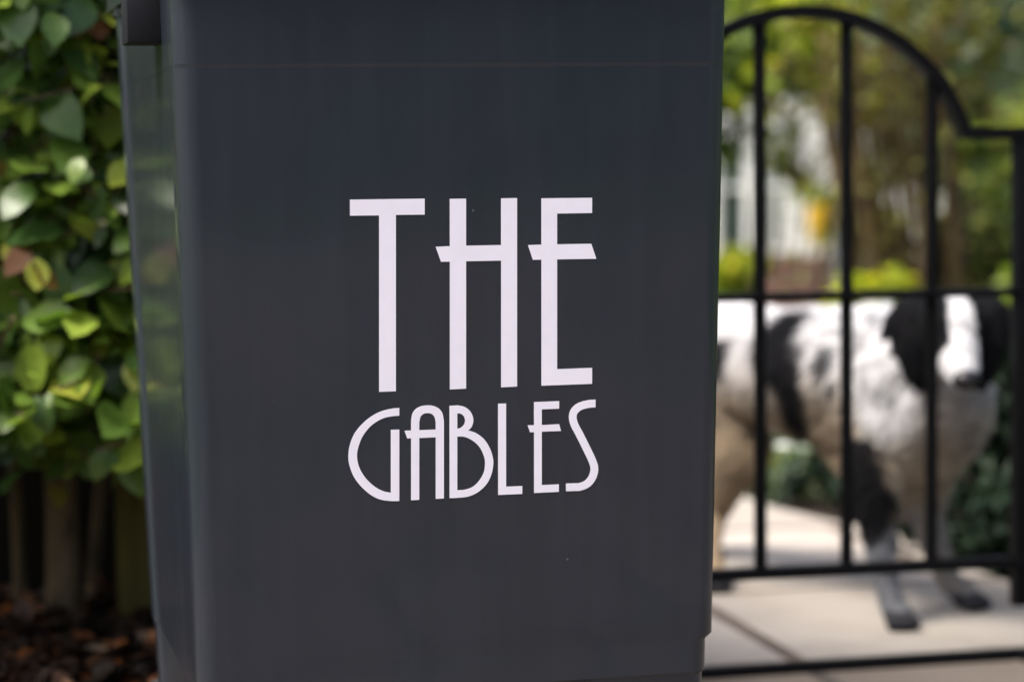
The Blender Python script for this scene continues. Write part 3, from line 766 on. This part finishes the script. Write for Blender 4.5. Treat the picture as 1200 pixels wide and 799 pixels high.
# dark evergreen low at the right, beside the path
c = loc_(1185, 605, 4.95); shrub('evergreen_shrub', 'very dark low evergreen shrub at the right edge of the path behind the dog', 'shrub', (c.x + .05, c.y + .12, .15), (.27, .30, .30), 3800, .05, M_DARKLEAF, clumps=60, ground=-.02, hollow=.2)
c = loc_(1245, 600, 4.7); shrub('evergreen_shrub', 'second dark evergreen shrub just outside the gate opening at right', 'shrub', (c.x + .2, c.y + .1, .2), (.32, .3, .38), 2600, .05, M_DARKLEAF, clumps=40, ground=-.02, hollow=.2)
c = loc_(1030, 590, 5.75); shrub('low_evergreen', 'low dark ground-hugging shrub behind the forelegs of the dog', 'shrub', (c.x, c.y + .1, .06), (.22, .2, .10), 1500, .04, M_DARKLEAF, clumps=24, ground=-.02, hollow=.2, stems=3)
# small lime and pale plants along the far edge of the path
c = loc_(880, 560, 6.35); shrub('lime_plant', 'small lime green plant at the far edge of the path', 'plant', (c.x, c.y, .09), (.11, .1, .13), 700, .05, M_LIME, clumps=12, ground=-.02, stems=3)
def daisies():
    c = loc_(925, 572, 6.1); root = empty('flowering_plant', (c.x, c.y, -.02)); tag(root, 'low grey-green plant with white flowers beside the path', 'plant')
    L = Leaves(SMALL)
    for i in range(900):
        p = Vector((random.gauss(0, .13), random.gauss(0, .08), abs(random.gauss(.05, .05)))); L.add(p, rv(), (0, 0, 1), random.uniform(.02, .05), random.random())
    L.build('foliage', M_PALE, root)
    for x, y, z in ((-.02, -.03, .13), (.02, 0, .12), (.09, .02, .10), (-.11, 0, .10), (.15, -.02, .07), (.06, .04, .15), (-.05, .05, .16)):
        bm = bmesh.new()
        for k in range(8):
            a = math.tau * k / 8; bm_box(bm, (x + .016 * math.cos(a), y + .016 * math.sin(a), z), (.022, .010, .002), Matrix.Rotation(a, 3, 'Z') @ Matrix.Rotation(.3, 3, 'Y'))
        tube(bm, [(x, y, 0), (x, y, z)], .0015, 5); from_bm('flower', bm, M_FRAME, root)
daisies()
c = loc_(975, 545, 6.6); shrub('pale_plant', 'pale grey-green clump between the white flowers and the dog', 'plant', (c.x, c.y, .12), (.20, .15, .15), 1300, .045, M_PALE, clumps=18, ground=-.02, stems=3)

# old shrub with bare brown stems
def old_shrub():
    b = at(1075, 420, 7.6); root = empty('old_shrub', (b.x, b.y, -.02)); tag(root, 'old shrub with a thicket of bare brown upright stems behind the dog', 'shrub')
    for k in range(30):
        x = random.uniform(-.20, .16); y = random.uniform(-.2, .25); bm = bmesh.new()
        top = Vector((x * 1.2 - .06 + random.uniform(-.06, .06), y + random.uniform(-.1, .1), random.uniform(1.0, 1.3)))
        b0 = Vector((x * .6 + .05, y * .6, -.02)); mp = b0.lerp(top, .5) + Vector((random.uniform(-.05, .06), 0, 0))
        r0 = random.uniform(.010, .024); tube(bm, catmull([b0, mp, top], 6), [r0 * (1 - .5 * j / 12) for j in range(13)], 8)
        from_bm('stem', bm, M_OLDBARK, root, 180)
    L = Leaves(SMALL)
    for i in range(2000):
        z = random.uniform(.95, 1.45) if random.random() < .6 else random.uniform(.2, .9)
        L.add((random.gauss(-.05, .17), random.gauss(0, .2), z), rv(), (0, 0, 1), random.uniform(.03, .06), random.random())
    L.build('foliage', M_DRYOLIVE, root)
old_shrub()
c = loc_(935, 170, 9.2); shrub('sparse_shrub', 'sparse yellow-green sprays in front of the white house wall', 'shrub', (c.x, c.y, c.z), (.16, .15, .22), 100, .06, M_LIME, clumps=16, stems=2, hollow=.3)
c = loc_(1035, 325, 7.2); shrub('lime_shrub', 'bright lime low shrub at the foot of the bare stems', 'shrub', (c.x, c.y, .38), (.20, .15, .16), 1100, .06, M_LIME, clumps=14, stems=3)
c = loc_(1165, 270, 8.0); shrub('green_shrub', 'mid green leafy shrub right of the bare stems', 'shrub', (c.x + .05, c.y, .62), (.26, .25, .42), 3200, .06, M_TREE, clumps=40)
c = loc_(1160, 215, 9.0); shrub('pale_shrub', 'pale grey-green shrub behind the shoulder of the gate', 'shrub', (c.x + .1, c.y, .75), (.30, .25, .40), 2500, .06, M_PALE, clumps=30)
c = loc_(870, 325, 9.5); shrub('lime_shrub', 'bright yellow-green low shrub in front of the white house, next to the bin', 'shrub', (c.x - .02, c.y, .36), (.13, .15, .14), 700, .06, M_LIME, clumps=12, stems=3)
c = loc_(1180, 345, 6.9); shrub('lime_plant', 'small yellow-green plant showing beside the ear of the dog', 'plant', (c.x + .03, c.y, .28), (.10, .1, .24), 700, .05, M_LIME, clumps=12, stems=3)

# ------------------------------------------------------------------ white house beyond
def house():
    x0, x1, Y = -1.0, 2.62, 13.0
    root = empty('white_house', ((x0 + x1) / 2, Y, -.03)); tag(root, 'white rendered house with tall windows seen between the trees', 'house')
    cx = (x0 + x1) / 2
    def X(px): return at(px, 250, Y).x - cx
    def Z(py, px=900): return at(px, py, Y).z + .03
    M_GLASS = N('window_glass'); M_GLASS.set(Roughness=.06); M_GLASS.col(M_GLASS.ramp(M_GLASS.noise(3), [(.3, (.03, .05, .045)), (.7, (.07, .10, .08))]))
    zt = 2.5; zp = Z(300)
    w0, w1 = X(842), X(878); w2, w3 = X(899), X(922)
    zw0, zw1 = Z(296), Z(172)
    bm = bmesh.new()
    def wb(a, b, z0, z1): bm_box(bm, ((a + b) / 2, .12, (z0 + z1) / 2), (b - a, .24, z1 - z0))
    wb(x0 - cx, w0, zp, zt); wb(w1, w2, zp, zt); wb(w3, x1 - cx, zp, zt); wb(w0, w1, zw1, zt); wb(w2, w3, zw1, zt)
    wall = from_bm('wall', bm, M_RENDER, root)
    bm = bmesh.new(); bm_box(bm, (0, .11, zp / 2 - .002), (x1 - x0 + .02, .28, zp - .004)); from_bm('brick_plinth', bm, M_BRICK, root)
    for a, b in ((w0, w1), (w2, w3)):
        bm = bmesh.new(); t = .025
        for q in ((a + t / 2, zw0, zw1, t), (b - t / 2, zw0, zw1, t)): bm_box(bm, (q[0], .05, (q[1] + q[2]) / 2), (t, .05, q[2] - q[1]))
        for z in (zw0 + t / 2, zw1 - t / 2, zw0 + (zw1 - zw0) * .62): bm_box(bm, ((a + b) / 2, .05, z), (b - a - 2 * t, .046, t))
        f = from_bm('window', bm, M_FRAME, root)
        bm = bmesh.new(); bm_box(bm, ((a + b) / 2, .06, (zw0 + zw1) / 2), (b - a - .01, .008, zw1 - zw0 - .01)); from_bm('pane', bm, M_GLASS.m, f)
    # roof
    bm = bmesh.new(); M_ROOF = mat_simple('slate_roof', (.06, .065, .08), (.11, .115, .13), 8, .7, .4, .01)
    vs = [(x0 - cx - .15, -.25, zt), (x1 - cx + .15, -.25, zt), (x1 - cx + .15, 2.2, zt + 1.5), (x0 - cx - .15, 2.2, zt + 1.5)]
    a = [bm.verts.new(v) for v in vs]; b = [bm.verts.new((v[0], v[1], v[2] - .08)) for v in vs]
    bm.faces.new(a); bm.faces.new(b[::-1])
    for i in range(4): bm.faces.new((a[i], b[i], b[(i + 1) % 4], a[(i + 1) % 4]))
    from_bm('roof', bm, M_ROOF, root)
    bm = bmesh.new(); tube(bm, [(X(979), -.05, .05), (X(979), -.05, zt - .05)], .035, 12)
    from_bm('drainpipe', bm, mat_simple('grey_pipe', (.16, .18, .20), (.20, .22, .24), 5, .5, .1), root, 60)
house()
def yellow_pot():
    p = at(962, 262, 12.4); root = empty('hanging_planter', p); tag(root, 'yellow planter hanging on the wall of the white house', 'planter')
    bm = bmesh.new(); tube(bm, [(0, 0, -.12), (0, 0, -.10), (0, 0, .0), (0, 0, .09), (0, 0, .10)], [.035, .055, .068, .075, .07], 18)
    My = mat_simple('yellow_glaze', (.62, .36, .015), (.72, .45, .03), 10, .4, .05)
    from_bm('pot', bm, My, root, 60)
    bm = bmesh.new(); tube(bm, [(-.07, 0, .09), (0, .55, .42)], .003, 5); tube(bm, [(.07, 0, .09), (0, .55, .42)], .003, 5); from_bm('hanger', bm, M_IRON, root, 60)
    L = Leaves(SMALL)
    for i in range(160): L.add((random.gauss(0, .05), random.gauss(0, .05), .11 + abs(random.gauss(0, .04))), rv(), (0, 0, 1), .05, random.random())
    L.build('foliage', M_LIME, root)
yellow_pot()

# trees: near-house branches over the top of the picture, backdrop mass beyond
TR = [  # px, py, Y, rx, ry, rz, n, leafsize, mat, label
    (930, 38, 9.4, .55, .6, .27, 3000, .075, M_TREE, 'mid green tree whose leaves hang over the arch of the gate'),
    (1105, -10, 8.6, .42, .5, .36, 2600, .070, M_PALE, 'pale grey-green tree above the right bend of the arch'),
    (1195, 60, 10.5, .50, .5, .60, 4200, .080, M_LIME, 'yellow-green tree in the top right corner'),
    (860, 14, 11.0, .6, .5, .36, 3600, .085, M_LIME, 'yellow-green tree close to the rim of the bin'),
    (1010, 30, 11.5, .7, .5, .38, 4200, .085, M_TREEDK, 'dark tree behind the mid green one'),
    (1130, 110, 11.8, .55, .5, .75, 4600, .085, M_TREE, 'mid green tree filling the gap beside the white house'),
    (1160, 40, 9.9, .45, .4, .5, 1500, .09, M_PALE, 'loose silvery tree between the yellow-green ones at right'),
    (960, 20, 8.9, .4, .4, .3, 700, .075, M_LIME, 'light spray of lime green branches above the middle of the arch'),
    (1290, 120, 9.5, .7, .7, .9, 5200, .085, M_TREE, 'mid green tree outside the gate opening at right'),
    (700, 30, 10.0, .9, .7, .7, 4200, .09, M_TREE, 'mid green tree hidden behind the bin'),
]
for px, py, Y, rx, ry, rz, n, s, mt, lb in TR:
    c = at(px, py, Y); shrub('tree', lb, 'tree', (c.x, c.y, max(c.z, rz * .9)), (rx, ry, rz), n, s, mt, 'garden trees around the white house', clumps=70, stems=1, hollow=.3)
# tall belt beyond everything, seen as one mass
L = Leaves(SMALL)
for i in range(26000):
    x = random.uniform(-9, 12); hz = 4.6 + 1.0 * noise.noise(Vector((x * .7, 0, 4))); z = random.uniform(0, hz)
    y = 17.5 + random.uniform(0, 1.0) - .7 * noise.noise(Vector((x * 1.3, z * 1.3, 1))) * 2
    k = .5 + .7 * noise.noise(Vector((x * 1.5, z * 1.5, 8)))
    L.add((x, y, z), rv(), (0, -.5, 1), random.uniform(.16, .34), min(1, max(0, k + random.gauss(0, .15))))
tag(L.build('distant_trees', M_TREE), 'far belt of green trees closing the garden', 'trees', kind='stuff')
# unseen hedge added behind the viewer, a dark reflection for the bin front
L = Leaves(SMALL)
for i in range(9000):
    x = random.uniform(-9, 9); z = random.uniform(0, 3.0 + .5 * noise.noise(Vector((x, 0, 9)))); y = -7.5 - random.uniform(0, .8)
    L.add((x, y, z), rv(), (0, .5, 1), random.uniform(.16, .32), random.random())
tag(L.build('unseen_rear_hedge', M_TREEDK), 'tall dark green hedge added unseen behind the viewer, mirrored by the bin', 'hedge', kind='stuff')
